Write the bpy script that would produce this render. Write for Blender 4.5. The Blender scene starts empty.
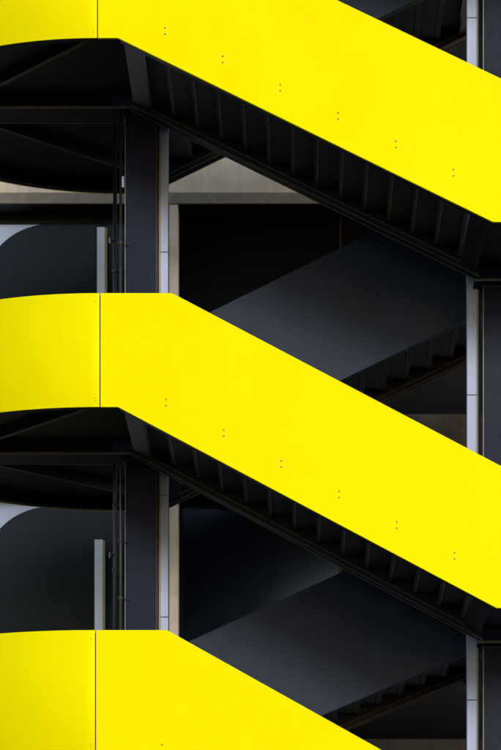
import bpy, bmesh, math, random
from mathutils import Vector
random.seed(7)
sc = bpy.context.scene
COL = sc.collection
D = 30.0            # metres from the camera to the front face of the stair
EYE = 1.6
def X(px, Y=0.0): return (px-300)/100*(D+Y)/D
def Z(py, Y=0.0): return EYE+(1150-py)/100*(D+Y)/D

# ------------------------------------------------------------------ materials
def mat(name, col, rough=.5, metal=0.0, spec=.5, var=.12, scale=3.0, bump=.0, bscale=40, streak=0.0, coat=0.0, rvar=.1):
    m = bpy.data.materials.new(name); m.use_nodes = True
    nt = m.node_tree; N = nt.nodes; L = nt.links
    b = N['Principled BSDF']
    tc = N.new('ShaderNodeTexCoord')
    geo = N.new('ShaderNodeNewGeometry')
    n = N.new('ShaderNodeTexNoise'); n.inputs['Scale'].default_value = scale
    n.inputs['Detail'].default_value = 6; n.inputs['Roughness'].default_value = .6
    L.new(geo.outputs['Position'], n.inputs['Vector'])
    r = N.new('ShaderNodeMapRange')
    r.inputs['From Min'].default_value = .3; r.inputs['From Max'].default_value = .7
    r.inputs['To Min'].default_value = 1-var; r.inputs['To Max'].default_value = 1+var
    L.new(n.outputs['Fac'], r.inputs['Value'])
    src = r.outputs['Result']
    if streak:
        mp = N.new('ShaderNodeMapping'); mp.inputs['Scale'].default_value = (9, 9, .5)
        L.new(geo.outputs['Position'], mp.inputs['Vector'])
        n2 = N.new('ShaderNodeTexNoise'); n2.inputs['Scale'].default_value = 1.6; n2.inputs['Detail'].default_value = 5
        L.new(mp.outputs['Vector'], n2.inputs['Vector'])
        r2 = N.new('ShaderNodeMapRange')
        r2.inputs['From Min'].default_value = .35; r2.inputs['From Max'].default_value = .7
        r2.inputs['To Min'].default_value = 1; r2.inputs['To Max'].default_value = 1-streak
        L.new(n2.outputs['Fac'], r2.inputs['Value'])
        mu = N.new('ShaderNodeMath'); mu.operation = 'MULTIPLY'
        L.new(src, mu.inputs[0]); L.new(r2.outputs['Result'], mu.inputs[1]); src = mu.outputs[0]
    vm = N.new('ShaderNodeVectorMath'); vm.operation = 'SCALE'
    vm.inputs[0].default_value = col
    L.new(src, vm.inputs['Scale']); L.new(vm.outputs['Vector'], b.inputs['Base Color'])
    rr = N.new('ShaderNodeMapRange')
    rr.inputs['To Min'].default_value = max(0, rough-rvar); rr.inputs['To Max'].default_value = min(1, rough+rvar)
    L.new(n.outputs['Fac'], rr.inputs['Value']); L.new(rr.outputs['Result'], b.inputs['Roughness'])
    b.inputs['Metallic'].default_value = metal
    b.inputs['Specular IOR Level'].default_value = spec
    b.inputs['Coat Weight'].default_value = coat
    if bump:
        nb = N.new('ShaderNodeTexNoise'); nb.inputs['Scale'].default_value = bscale; nb.inputs['Detail'].default_value = 4
        L.new(geo.outputs['Position'], nb.inputs['Vector'])
        bp = N.new('ShaderNodeBump'); bp.inputs['Strength'].default_value = bump; bp.inputs['Distance'].default_value = .01
        L.new(nb.outputs['Fac'], bp.inputs['Height']); L.new(bp.outputs['Normal'], b.inputs['Normal'])
    return m
M = {}
M['yellow'] = mat('yellow_paint', (.82, .715, .0), .38, spec=.4, var=.03, scale=1.1, bump=.12, bscale=1.6, streak=.008)
M['yellow'].node_tree.nodes['Principled BSDF'].inputs['Specular Tint'].default_value = (1, .88, .02, 1)
M['grey'] = mat('grey_panel_paint', (.025, .035, .061), .5, spec=.14, var=.18, scale=2.2, bump=.1, bscale=2.5, streak=.15)
M['black'] = mat('black_steel_paint', (.009, .009, .011), .45, spec=.3, var=.3, scale=5, bump=.15, bscale=30, streak=.2)
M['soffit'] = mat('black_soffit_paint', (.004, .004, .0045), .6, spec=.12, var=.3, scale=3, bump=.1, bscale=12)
M['step'] = mat('step_plate_paint', (.09, .088, .088), .45, spec=.35, var=.35, scale=14, bump=.2, bscale=50, streak=.2)
M['lit_lip'] = mat('lit_lip_paint', (.24, .235, .23), .5, spec=.4, var=.5, scale=16)  # light caught by the step lips, painted as a lighter grey
M['edge'] = mat('lit_steel_edge', (.11, .11, .12), .4, spec=.5, var=.4, scale=20)  # lighter grey that puts highlights on steel edges into the colour
M['column'] = mat('dark_column_paint', (.0065, .0115, .029), .45, spec=.10, var=.2, scale=3, bump=.12, bscale=25, streak=.2)
M['pale'] = mat('pale_cladding', (.40, .455, .64), .5, spec=.4, var=.07, scale=5, streak=.12)
M['fin'] = mat('fin_brightened', (.88, .88, .98), .45, spec=.4, var=.05, scale=5, streak=.08)  # brighter copy of the pale cladding; missing sunlight made up in the colour
M['sheen_pane'] = mat('sheen_glazing', (.001, .002, .005), .15, spec=.55, rvar=.04, var=.25, scale=1.2)  # glossier copy of the glazing, for one pane with a sheen
M['sheen_pane'].node_tree.nodes['Principled BSDF'].inputs['Specular Tint'].default_value = (.6, .75, 1, 1)  # sheen's sky blue is put into the specular tint
M['cream'] = mat('cream_seal', (.36, .32, .17), .6, var=.15, scale=12)
M['concrete'] = mat('concrete', (.88, .73, .59), .85, spec=.2, var=.12, scale=4, bump=.3, bscale=22, streak=.12)
M['shaded'] = mat('shaded_concrete', (.13, .105, .085), .85, spec=.2, var=.25, scale=4, bump=.3, bscale=22, streak=.2)  # darker copy of the concrete; gloom on the lower beams put into colour
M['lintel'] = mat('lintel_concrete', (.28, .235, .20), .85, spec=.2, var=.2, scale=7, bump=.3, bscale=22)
M['wall'] = mat('pale_render', (.66, .74, .98), .8, spec=.2, var=.06, scale=2)
M['void'] = mat('black_glazing', (.0015, .0015, .002), .5, spec=.05, var=.3, scale=1.5)
M['glass'] = mat('smoked_glass', (.010, .016, .026), .22, spec=.16, var=.25, scale=.9)
M['frame'] = mat('black_frame', (.006, .006, .006), .5, spec=.2)
M['pipe'] = mat('black_pipe', (.014, .014, .018), .35, spec=.5, var=.3, scale=10)
M['brass'] = mat('fitting_metal', (.05, .045, .035), .5, metal=.4, var=.3, scale=30)
M['screw'] = mat('screw_metal', (.20, .165, .01), .5, metal=.3)
M['asphalt'] = mat('asphalt', (.05, .05, .052), .9, spec=.2, var=.2, scale=2, bump=.4, bscale=60)
M['paving'] = mat('paving', (.13, .13, .125), .85, spec=.2, var=.15, scale=3, bump=.3, bscale=40)

# ------------------------------------------------------------------ mesh helpers
def box(bm, x0, x1, y0, y1, z0, z1):
    v = [bm.verts.new((x, y, z)) for z in (z0, z1) for y in (y0, y1) for x in (x0, x1)]
    for f in ((0,2,3,1),(4,5,7,6),(0,1,5,4),(2,6,7,3),(0,4,6,2),(1,3,7,5)):
        bm.faces.new([v[i] for i in f])
def prism(bm, pts, y0, y1):
    """polygon in x,z given counter-clockwise or clockwise, pushed from y0 to y1"""
    a = [bm.verts.new((x, y0, z)) for x, z in pts]; b = [bm.verts.new((x, y1, z)) for x, z in pts]
    bm.faces.new(a); bm.faces.new(b[::-1]); n = len(pts)
    for i in range(n):
        bm.faces.new((a[i], b[i], b[(i+1) % n], a[(i+1) % n]))
def plan(bm, pts, z0, z1):
    a = [bm.verts.new((x, y, z0)) for x, y in pts]; b = [bm.verts.new((x, y, z1)) for x, y in pts]
    bm.faces.new(a); bm.faces.new(b[::-1]); n = len(pts)
    for i in range(n):
        bm.faces.new((a[i], b[i], b[(i+1) % n], a[(i+1) % n]))
def cyl(bm, p, q, r, n=16):
    p = Vector(p); q = Vector(q); d = (q-p).normalized()
    u = d.orthogonal().normalized(); w = d.cross(u)
    A = []; B = []
    for i in range(n):
        a = 2*math.pi*i/n; o = (u*math.cos(a)+w*math.sin(a))*r
        A.append(bm.verts.new(p+o)); B.append(bm.verts.new(q+o))
    bm.faces.new(A); bm.faces.new(B[::-1])
    for i in range(n): bm.faces.new((A[i], A[(i+1) % n], B[(i+1) % n], B[i]))
def obj(name, bm, m, parent=None, bevel=0.0, smooth=False, origin=None):
    bmesh.ops.recalc_face_normals(bm, faces=bm.faces[:])
    me = bpy.data.meshes.new(name)
    off = None
    if parent is not None: off = parent_loc(parent)
    elif origin: off = Vector(origin)
    if off is not None: bmesh.ops.translate(bm, verts=bm.verts[:], vec=-off)
    bm.to_mesh(me); bm.free()
    me.materials.append(M[m] if isinstance(m, str) else m)
    if smooth:
        for p in me.polygons: p.use_smooth = True
    o = bpy.data.objects.new(name, me); COL.objects.link(o)
    if parent is not None: o.parent = parent
    elif off is not None: o.location = off
    if bevel:
        b = o.modifiers.new('bevel', 'BEVEL'); b.width = bevel; b.segments = 2; b.limit_method = 'ANGLE'
    return o
def parent_loc(p):
    v = Vector((0, 0, 0))
    while p is not None: v = v+p.location; p = p.parent
    return v
def thing(name, loc, label, cat, group=None):
    o = bpy.data.objects.new(name, None); COL.objects.link(o); o.location = loc
    o.empty_display_size = .3
    o['label'] = label; o['category'] = cat
    if group: o['group'] = group
    return o
def tag(o, label, cat, group=None):
    o['label'] = label; o['category'] = cat
    if group: o['group'] = group
    return o
def NB(): return bmesh.new()

# ------------------------------------------------------------------ levels (heights of the undersides and rail tops)
W = 2.05                      # width of a flight
REAR = 2.85                   # front face of the rear flights
R = 2.45                      # radius of the half-round landings
SEAMX = X(97)
L = {'up': (Z(38), Z(-79)), 'mid': (Z(407), Z(293)), 'low': (Z(753), Z(630))}
RR = {'high': (Z(-147), Z(-264)), 'up': (Z(222), Z(99.5)), 'mid': (Z(608), Z(489)), 'low': (Z(955), Z(838.5))}
KBL, KTL, KBR, KTR = X(118), X(172), X(493), X(545)
SEAMR = X(566)

def lerp(x, a, b): t = (x-a[0])/(b[0]-a[0]); return a[1]+t*(b[1]-a[1])

def screw_mesh():
    bm = NB(); cyl(bm, (0, -.004, 0), (0, .004, 0), .0088, 12)
    me = bpy.data.meshes.new('screw'); bm.to_mesh(me); bm.free(); me.materials.append(M['screw']); return me
SCREW = screw_mesh()
def screw(parent, x, y, z, rz=0, sc_=1.0):
    o = bpy.data.objects.new('screw', SCREW); COL.objects.link(o); o.parent = parent
    o.location = Vector((x, y, z))-parent_loc(parent); o.rotation_euler = (0, 0, rz); o.scale = (sc_, 1, sc_)

def flight(zl, zr, kbl, kbr, ktl, ktr, xs0, xs1, y0, label, front, group, seam_l=None):
    """a flight between a left landing (soffit, rail) zl and a right one zr; y0 = its front face"""
    t = thing('stair_flight', ((kbl+kbr)/2, y0+W/2, (zl[0]+zr[0])/2), label, 'stair flight', group)
    lo_l, lo_r = (kbl, zl[0]), (kbr, zr[0])
    sl = (zr[0]-zl[0])/(kbr-kbl); down = sl < 0
    line = lambda x: zl[0]+sl*(x-kbl)
    pts = [(xs0, zl[1]), (ktl, zl[1]), (ktr, zr[1]), (xs1, zr[1]), (xs1, zr[0]), (kbr, zr[0]), (kbl, zl[0]), (xs0, zl[0])]
    if not front: pts = [(xs0, zl[1]), (ktl, zl[1]), (ktr, zr[1]), (xs1, zr[1]), (xs1, zr[0]+.25), (kbr, zr[0]+.25), (kbr, zr[0]), (kbl, zl[0]), (kbl, zl[0]+.25), (xs0, zl[0]+.25)]
    bm = NB(); prism(bm, pts, y0, y0+.035)
    p = obj('parapet_panel', bm, 'yellow' if front else 'grey', t, bevel=.003)
    if front:
        n = 0
        px = seam_l+69
        while n < 7:
            x = X(px)
            zz = line(x)+.30
            for s in (.031, -.031): screw(p, x, y0-.001, zz+s)
            px += 57.7; n += 1
    if front:
        bm = NB(); box(bm, xs0-.03, xs0+.03, y0+.037, y0+.042, zl[0]+.02, zl[1]-.02); obj('joint_strip', bm, 'frame', t)
    # far parapet, above the far stringer
    bm = NB(); prism(bm, [(a, b if i < 4 else b+.03) for i, (a, b) in enumerate(pts)], y0+W-.03, y0+W)
    obj('inner_parapet', bm, 'grey', t, bevel=.003)
    # stringers: web and bottom flange
    for k, (ya, yb) in enumerate(((y0+.04, y0+.06), (y0+W-.055, y0+W-.033))):
        bm = NB()
        xa, xb = kbl+.02, kbr-.02
        prism(bm, [(xa, line(xa)+.012), (xb, line(xb)+.012), (xb, line(xb)+.42), (xa, line(xa)+.42)], ya, yb)
        if k: box_y = (y0+W-.17, y0+W+.004)
        else: box_y = (y0+.038, y0+.10)
        s = obj('stringer', bm, 'black', t)
        bm = NB()
        prism(bm, [(xa, line(xa)-.004), (xb, line(xb)-.004), (xb, line(xb)+.055), (xa, line(xa)+.055)], *box_y)
        obj('flange', bm, 'black', s, bevel=.002)
        if k:
            bm = NB()
            for h, yy in ((-.012, box_y[0]-.008), (.050, box_y[0]-.008), (-.012, box_y[1]-.012)):
                prism(bm, [(xa, line(xa)+h), (xb, line(xb)+h), (xb, line(xb)+h+.007), (xa, line(xa)+h+.007)], yy, yy+.007)
            obj('edge_highlight', bm, 'edge', s)  # thin lighter strips painted as highlights along the flange
    # head and foot plates
    for xa, xb in ((kbl+.05, kbl+.24), (kbr-.22, kbr-.05)):
        bm = NB(); prism(bm, [(xa, line(xa)+.03), (xb, line(xb)+.03), (xb, line(xb)+.042), (xa, line(xa)+.042)], y0+.062, y0+W-.175)
        obj('end_plate', bm, 'black', t, bevel=.004)
    # folded steps
    n = 13
    g = (kbr-kbl-.46)/n if True else 0
    x0 = kbl+.24
    drop = abs(sl)*g
    for i in range(n):
        xa = x0+i*g; xb = xa+g
        bm = NB()
        if down:
            zt = line(xb)+.13+drop            # underside of tread
            box(bm, xa, xb, y0+.062, y0+W-.058, zt, zt+.03)
            box(bm, xb-.012, xb, y0+.062, y0+W-.058, zt-drop-.002, zt-.001)
            box(bm, xb-.035, xb-.014, y0+.062, y0+W-.058, zt-drop-.004, zt-drop+.010)
        else:
            zt = line(xa)+.13+drop
            box(bm, xa, xb, y0+.062, y0+W-.058, zt, zt+.03)
            box(bm, xa, xa+.012, y0+.062, y0+W-.058, zt-drop-.002, zt-.001)
            box(bm, xa+.014, xa+.035, y0+.062, y0+W-.058, zt-drop-.004, zt-drop+.010)
        s = obj('step', bm, 'step', t, bevel=.002)
        xe = xb if down else xa
        bm = NB(); box(bm, xe-.014, xe+.002, y0+.07, y0+W-.06, zt-drop-.012, zt-drop-.005)
        obj('lit_lip', bm, 'lit_lip' if front else 'edge', s)  # lighter strip stands in for light on the step's lower edge
    return t

FG = 'yellow front flights of the outdoor stair'
RG = 'grey rear flights of the outdoor stair'
flight(L['up'], RR['up'], KBL, X(493), KTL, KTR, SEAMX+.009, SEAMR, 0,
       'topmost yellow-sided flight, its top corner cut by the upper edge of the photo', True, FG, 96)
flight(L['mid'], RR['mid'], KBL+.0, X(496.5), KTL, KTR, X(99.5)+.009, SEAMR, 0,
       'middle yellow-sided flight crossing the whole picture from left landing to right edge', True, FG, 97)
flight(L['low'], RR['low'], X(116), X(492), X(167), X(540), X(95)+.009, SEAMR, 0,
       'lowest yellow-sided flight, running out of the bottom edge of the photo', True, FG, 93)
L['top'] = (Z(-330), Z(-447))  # upper continuation of the stair, out of view, added to shade the flights below
flight(L['top'], RR['high'], KBL, KBR, KTL, KTR, SEAMX+.009, SEAMR, 0,
       'unseen yellow-sided flight above the upper edge of the photo', True, FG, 96)
flight(L['up'], RR['high'], -1.78, 2.06, -2.40, 1.50, -2.45, 2.20, REAR,
       'dark rear flight rising behind the topmost yellow flight, only its ends showing', False, RG)
flight(L['mid'], RR['up'], -1.62, 2.21, -2.22, 1.72, -2.30, 2.28, REAR,
       'grey-sided rear flight rising to the right between the top and middle yellow flights', False, RG)
flight(L['low'], (RR['mid'][0]+.14, RR['mid'][1]), -1.60, 2.12, -2.03, 1.08, -2.10, 2.25, REAR,
       'grey-sided rear flight rising to the right between the middle and lowest yellow flights', False, RG)

# ------------------------------------------------------------------ half-round landings
def landing(lv, side, xc, xk, label):
    """side -1 left, +1 right; xc = centre of the half circle; xk = where the flights start"""
    zs, zr = lv
    t = thing('stair_landing', (xc, R, zs), label, 'stair landing', 'half-round landings at the ends of the flights')
    n = 72
    def arc(r, a0=-90, a1=90, n=n):
        return [(xc+side*r*math.cos(math.radians(a0+(a1-a0)*i/n)), R+r*math.sin(math.radians(a0+(a1-a0)*i/n))) for i in range(n+1)]
    # yellow curved panel
    bm = NB(); o_, i_ = arc(R), arc(R-.012)
    lay = []
    for z in (zs, zr):
        lay.append(([bm.verts.new((x, y, z)) for x, y in o_], [bm.verts.new((x, y, z)) for x, y in i_]))
    (ob, ib), (ot, it) = lay
    for k in range(n):
        bm.faces.new((ob[k], ob[k+1], ot[k+1], ot[k])); bm.faces.new((ib[k], it[k], it[k+1], ib[k+1]))
        bm.faces.new((ob[k], ib[k], ib[k+1], ob[k+1])); bm.faces.new((ot[k], ot[k+1], it[k+1], it[k]))
    for k in (0, n): bm.faces.new((ob[k], ot[k], it[k], ib[k]))
    p = obj('curved_parapet', bm, 'yellow', t, bevel=.003)
    for f in p.data.polygons: f.use_smooth = abs(f.normal.z) < .5
    for a in (-89.1, -62, -35):
        x = xc+side*R*math.cos(math.radians(a)); y = R+R*math.sin(math.radians(a))
        for z in (zs+.06, zs+.09, zr-.115, zr-.085):
            screw(p, x, y+.001, z, math.radians(a+90)*side*-1, .5)
    # ring beam just inside the panel
    bm = NB(); A, B = arc(R-.014), arc(R-.12)
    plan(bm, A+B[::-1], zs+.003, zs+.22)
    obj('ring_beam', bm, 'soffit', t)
    # soffit plate and deck
    e = xk
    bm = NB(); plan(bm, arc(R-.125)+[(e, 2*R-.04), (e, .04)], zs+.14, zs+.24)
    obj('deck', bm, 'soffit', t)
    # beam across the landing: web + bottom flange
    bm = NB()
    xo = xc+side*(R-.15)
    xa, xb = sorted((xo, e-side*(-.0)))
    box(bm, xa, xb, W-.02, W+.0, zs+.004, zs+.139)
    box(bm, xa, xb, W+.36, W+.38, zs+.004, zs+.139)
    cb = obj('cross_beam', bm, 'black', t)
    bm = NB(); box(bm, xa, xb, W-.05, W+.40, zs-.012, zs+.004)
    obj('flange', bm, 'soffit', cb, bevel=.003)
    bm = NB(); box(bm, xa, xb, W-.062, W-.051, zs-.014, zs+.012); box(bm, xa, xb, W+.401, W+.412, zs-.014, zs+.012)
    obj('edge_highlight', bm, 'edge', cb)  # lighter strips stand in for light along the beam edges
    # radial ribs from the outer end of the beam
    hub = Vector((xc+side*1.75, W+.17))
    for q in (Vector((xc+side*.10, .16)), Vector((xc-side*.25, 2*R-.55))):
        d = (q-hub).normalized(); nn = Vector((-d.y, d.x))*.03
        h0 = hub+d*.42
        bm = NB(); plan(bm, [tuple(h0+nn), tuple(q+nn), tuple(q-nn), tuple(h0-nn)], zs+.03, zs+.139)
        obj('rib', bm, 'black', t)
    # short straight edge beams between curve and flights at the rear
    bm = NB(); xa, xb = sorted((xc, e)); box(bm, xa, xb, 2*R-.035, 2*R, zs, zr)
    obj('rear_parapet', bm, 'grey', t)
    return t
landing(L['top'], -1, SEAMX, KBL+.04, 'unseen highest half-round landing, above the upper edge of the photo')  # out of view, added with its flight to shade the stair below
landing(L['up'], -1, SEAMX, KBL+.04, 'half-round dark-bellied landing in the top left, above the pale concrete beam')
landing(L['mid'], -1, X(99.5), KBL+.04, 'half-round yellow landing at the left edge, halfway down the photo')
landing(L['low'], -1, X(95), X(116)+.04, 'half-round yellow landing in the bottom left corner')
landing(RR['high'], 1, SEAMR, KBR+.0, 'dark underside of the highest right landing, above the top right corner')
landing(RR['up'], 1, SEAMR, X(490)-.04, 'dark underside of the right landing where the topmost yellow flight ends')
landing(RR['mid'], 1, SEAMR, X(494)-.04, 'dark underside of the right landing where the middle yellow flight ends')

# ------------------------------------------------------------------ steel columns between the flights
def column(x0, x1, label, inner):
    Y0 = W+.08
    t = thing('steel_column', ((x0+x1)/2, Y0+.16, 0), label, 'column', 'dark steel columns between the flights')
    bm = NB(); H = 18.2
    box(bm, x0, x1, Y0, Y0+.028, 0, H); obj('front_flange', bm, 'column', t, bevel=.005)
    bm = NB(); box(bm, x0+.06, x1-.06, Y0+.03, Y0+.30, 0, H); obj('web', bm, 'column', t)
    bm = NB(); box(bm, x0, x1, Y0+.302, Y0+.33, 0, H); obj('rear_flange', bm, 'column', t, bevel=.004)
    for xe in (x0-.012, x1+.002):
        bm = NB(); box(bm, xe, xe+.010, Y0-.006, Y0+.20, 0, H); obj('edge_trim', bm, 'edge' if xe < x0 else 'black', t)
    lv = (L if inner > 0 else RR)
    for k, (zs, zr) in lv.items():
        if zs > H: continue
        bm = NB(); box(bm, x0-.03, x1+.03, Y0-.02, Y0+.34, zs-.05, zs-.026)
        obj('cap_plate', bm, 'black', t, bevel=.003)
        for q in range(3):
            zz = zs-.28-q*.22
            xb = x1-.035 if inner > 0 else x0+.035
            bm = NB(); cyl(bm, (xb, Y0-.010, zz), (xb, Y0+.001, zz), .013, 6)
            obj('bolt', bm, 'column', t)
    return t
yc = W+.10
column(X(126, yc), X(155.5, yc), 'dark steel column on the left, beside the two black pipes', 1)
column(X(484, yc), X(514, yc), 'dark steel column cut by the right edge of the photo', -1)

def post(pa, pb, cream_l, joints, label):
    Y0 = W+.24
    xa, xb = X(pa, Y0), X(pb, Y0)
    t = thing('pale_post', ((xa+xb)/2, Y0+.1, 0), label, 'post', 'pale clad posts beside the columns')
    zz = [0]+[Z(j, Y0) for j in joints][::-1]+[18.0]
    for a, b in zip(zz[:-1], zz[1:]):
        bm = NB(); box(bm, xa, xb, Y0, Y0+.18, a+.004, b-.004); obj('cladding_sleeve', bm, 'pale', t, bevel=.003)
    bm = NB(); box(bm, xa+.01, xb-.01, Y0+.01, Y0+.17, 0, 18); obj('core', bm, 'frame', t)
    bm = NB()
    if cream_l: box(bm, xa-.016, xa-.002, Y0+.004, Y0+.16, 0, 18)
    else: box(bm, xb+.002, xb+.016, Y0+.004, Y0+.16, 0, 18)
    obj('edge_seal', bm, 'cream', t)
    bm = NB()
    if cream_l: box(bm, xa-.045, xa-.024, Y0+.03, Y0+.16, 0, 18)
    else: box(bm, xb+.024, xb+.045, Y0+.03, Y0+.16, 0, 18)
    obj('backing_strip', bm, 'black', t)
post(160.5, 168, True, [252, 495, 617], 'narrow pale post on the left, hugging the inner side of the dark column')
post(467, 477, False, [17.7, 395, 700], 'narrow pale post on the right, hugging the inner side of the dark column')

# ------------------------------------------------------------------ pipes
def pipe(px, Y0, r, fits, label, valve=()):
    x = X(px, Y0)
    t = thing('downpipe', (x, Y0, 0), label, 'pipe', 'black pipes left of the column')
    bm = NB(); cyl(bm, (x, Y0, 0), (x, Y0, 18), r, 20); obj('tube', bm, 'pipe', t, smooth=True)
    for f in fits:
        z = Z(f, Y0)
        bm = NB(); cyl(bm, (x, Y0, z-.018), (x, Y0, z+.018), r+.010, 20); o = obj('coupling', bm, 'pipe', t, bevel=.003)
        bm = NB(); cyl(bm, (x+r*.5, Y0, z), (x+r+.085, Y0+.02, z), .006, 8); cyl(bm, (x-.012, Y0-r-.013, z), (x+.012, Y0-r-.013, z), .006, 8)
        obj('clamp', bm, 'brass', o)
    for f in valve:
        z = Z(f, Y0)
        bm = NB(); cyl(bm, (x-.01, Y0-.02, z), (x-.06, Y0-.05, z), .014, 10); cyl(bm, (x-.055, Y0-.05, z-.03), (x-.055, Y0-.05, z+.03), .011, 10)
        obj('valve', bm, 'pipe', t)
pipe(115, 2.58, .021, [271, 505, 570], 'black pipe further from the column, the left one of the pair, with small valves', (242, 556))
pipe(120.7, 2.06, .015, [243, 541, 598], 'thin black pipe nearest the column, the right one of the pair')
bm = NB(); box(bm, X(122, 2.06), X(124.2, 2.06), 2.03, 2.07, Z(188, 2.06), Z(177, 2.06))
o = obj('pipe_tag', bm, 'pale', None, bevel=.002, origin=(X(123, 2.06), 2.05, Z(188, 2.06))); tag(o, 'tiny pale plate fixed between the thin pipe and the left column', 'plate')

# ------------------------------------------------------------------ building behind
FY = 8.0
xl, xr = -13.0, 13.0
b = thing('concrete_building', (0, FY+3, 0), 'building behind the stair with pale concrete beams and black glazing', 'building')
beams = [(Z(115, FY), Z(193, FY)), (Z(414, FY), Z(478, FY)), (Z(739, FY), Z(800, FY))]
beams.insert(0, (beams[0][0]+3.9, beams[0][0]+3.0))
# back wall, behind the beams, with rendered left part and glazed right part
bays = []
for i, (zt, zb) in enumerate(beams):
    bm = NB(); box(bm, xl, xr, FY, FY+.38, zb, zt); ob = obj('floor_beam', bm, 'concrete' if i < 2 else 'shaded', b, bevel=.012)
    bm = NB(); box(bm, xl, xr, FY+.004, FY+.054, zb-.13, zb-.001); obj('lintel', bm, 'lintel' if i < 2 else 'shaded', ob, bevel=.006)
    bm = NB(); box(bm, xl, xr, FY+.39, FY+2.0, zb-.128, zt-.01); box(bm, xl, xr, FY+.056, FY+.389, zb-.128, zb-.002); obj('floor_slab', bm, 'frame', b)  # black underside: shade beneath the beams is put into its colour
    znext = beams[i+1][0] if i+1 < len(beams) else 0
    bays.append((zb-.13, znext))
px0, px1 = X(169, FY), X(178, FY)
for zt, zn in bays[0:]:
    for xa in (px0, px0+6.1, px0-6.1):
        bm = NB(); box(bm, xa, xa+(px1-px0), FY+.03, FY+.36, zn+.002, zt-.002); obj('pillar', bm, 'concrete', b, bevel=.006)
WY = 8.50
def rounded(x0, x1, z0, z1, r, n=14):
    pts = [(x1, z0), (x1, z1)]
    for i in range(n+1):
        a = math.radians(90+90*i/n); pts.append((x0+r+r*math.cos(a), z1-r+r*math.sin(a)))
    pts.append((x0, z0)); return pts
for i, (zt, zn) in enumerate(bays):
    # rendered wall on the left, glazing on the right
    bm = NB(); box(bm, xl, px0-.25, WY, WY+.2, zn-.01, zt-.001); obj('wall', bm, 'wall', b)
    top = zt-.02 if i != 2 else Z(507, WY)
    if i == 1:
        top = Z(224.5, WY)
        bm = NB(); box(bm, xl, px0-.26, WY-.04, WY-.003, top+.002, zt-.001); obj('recess_shade_panel', bm, 'frame', b)  # black strip standing in for the shaded recess under the beam
    xr0 = X(-18, WY)
    bm = NB(); prism(bm, rounded(xr0, px0-.3, zn+.05, top, .88), WY-.03, WY-.002)
    w = obj('rounded_window', bm, 'glass', b, bevel=.004)
    for k in range(3):
        xa = px0+.15+k*2.05; xm = xa+2.01
        bm = NB(); box(bm, px0-.2+k*0 if k == 0 else xa, xm, WY+.10, WY+.13, zn+.0, zt-.001)
        g = obj('window', bm, 'sheen_pane' if (i, k) == (2, 0) else 'void', b)
        bm = NB(); box(bm, xm-.0, xm+.035, WY+.04, WY+.135, zn, zt-.001); obj('mullion', bm, 'frame', g)
    bm = NB(); box(bm, px0+6.2, xr, WY, WY+.2, zn-.01, zt-.001); obj('wall', bm, 'wall', b)
bm = NB(); box(bm, xl, xr, WY+1.6, WY+1.9, 0, beams[0][0]); obj('rear_wall', bm, 'frame', b)

# pale fins standing on the ledges in front of the rounded windows
def fin(pa, pb, ptop, zbase, label):
    Yf = 8.15
    xa, xb = X(pa, Yf), X(pb, Yf); zt = Z(ptop, Yf)
    t = thing('window_fin', ((xa+xb)/2, Yf+.05, zbase), label, 'metal fin', 'pale fins in front of the rounded windows')
    bm = NB(); box(bm, xa, xb-.035, Yf, Yf+.10, zbase, zt); obj('fin_face', bm, 'fin', t, bevel=.004)
    bm = NB(); box(bm, xb-.033, xb-.008, Yf+.01, Yf+.10, zbase, zt-.01); obj('edge_seal', bm, 'cream', t)
    n = int((zt-zbase)/.19)
    for k in range(n):
        z = zt-.12-k*.19
        bm = NB(); cyl(bm, (xb-.01, Yf+.04, z), (xb+.012, Yf+.04, z), .010, 8); obj('bolt', bm, 'brass', t)
fin(97, 107.5, 227, beams[2][0]+.001, 'pale vertical fin against dark glass, just above the middle yellow landing')
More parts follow.
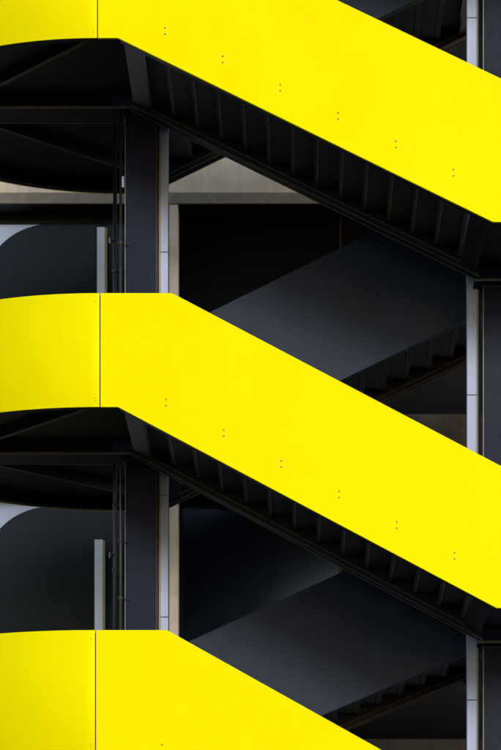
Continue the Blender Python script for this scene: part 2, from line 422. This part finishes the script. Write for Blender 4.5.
fin(94.5, 105.5, 539.5, beams[3][0]+.001, 'pale vertical fin against dark glass, just above the lowest yellow landing')

# ------------------------------------------------------------------ ground
def struct(name, bm, m):
    o = obj(name, bm, m); o['kind'] = 'structure'; return o
bm = NB(); v = [bm.verts.new(p) for p in ((-400, -400, -.05), (400, -400, -.05), (400, 400, -.05), (-400, 400, -.05))]; bm.faces.new(v)
struct('ground', bm, 'asphalt')
bm = NB(); box(bm, -40, 40, -6, 8.9, -.049, -.002); struct('pavement', bm, 'paving')

# ------------------------------------------------------------------ camera
cam = bpy.data.cameras.new('camera'); co = bpy.data.objects.new('camera', cam); COL.objects.link(co)
co.location = (0, -D, EYE); co.rotation_euler = (math.radians(90), 0, 0)
cam.sensor_fit = 'VERTICAL'; cam.sensor_height = 24; cam.sensor_width = 16
cam.lens = 96.0
cam.shift_x = -49.5/750; cam.shift_y = 775/750
cam.clip_start = .5; cam.clip_end = 2000
sc.camera = co

# ------------------------------------------------------------------ light
SUN_EL, SUN_AZ = 15, 18        # azimuth: degrees to the right of straight behind the camera
wd = bpy.data.worlds.new('World'); sc.world = wd; wd.use_nodes = True
nt = wd.node_tree; bg = nt.nodes['Background']
sky = nt.nodes.new('ShaderNodeTexSky'); sky.sky_type = 'NISHITA'; sky.sun_disc = False
sky.sun_elevation = math.radians(SUN_EL); sky.sun_rotation = math.radians(180-SUN_AZ)
sky.dust_density = 0.4
nt.links.new(sky.outputs['Color'], bg.inputs['Color']); bg.inputs['Strength'].default_value = .15
sl = bpy.data.lights.new('sun', 'SUN'); so = bpy.data.objects.new('sun', sl); COL.objects.link(so)
sl.energy = 1.9; sl.angle = math.radians(16); sl.color = (1, .98, .95)
az = math.radians(SUN_AZ); el = math.radians(SUN_EL)
d = Vector((math.sin(az)*math.cos(el), -math.cos(az)*math.cos(el), math.sin(el)))
so.rotation_euler = d.to_track_quat('Z', 'Y').to_euler(); so.location = d*60

sc.view_settings.view_transform = 'Standard'; sc.view_settings.look = 'None'
sc.view_settings.gamma = 1; sc.view_settings.use_curve_mapping = False
sc.view_settings.exposure = 0.22
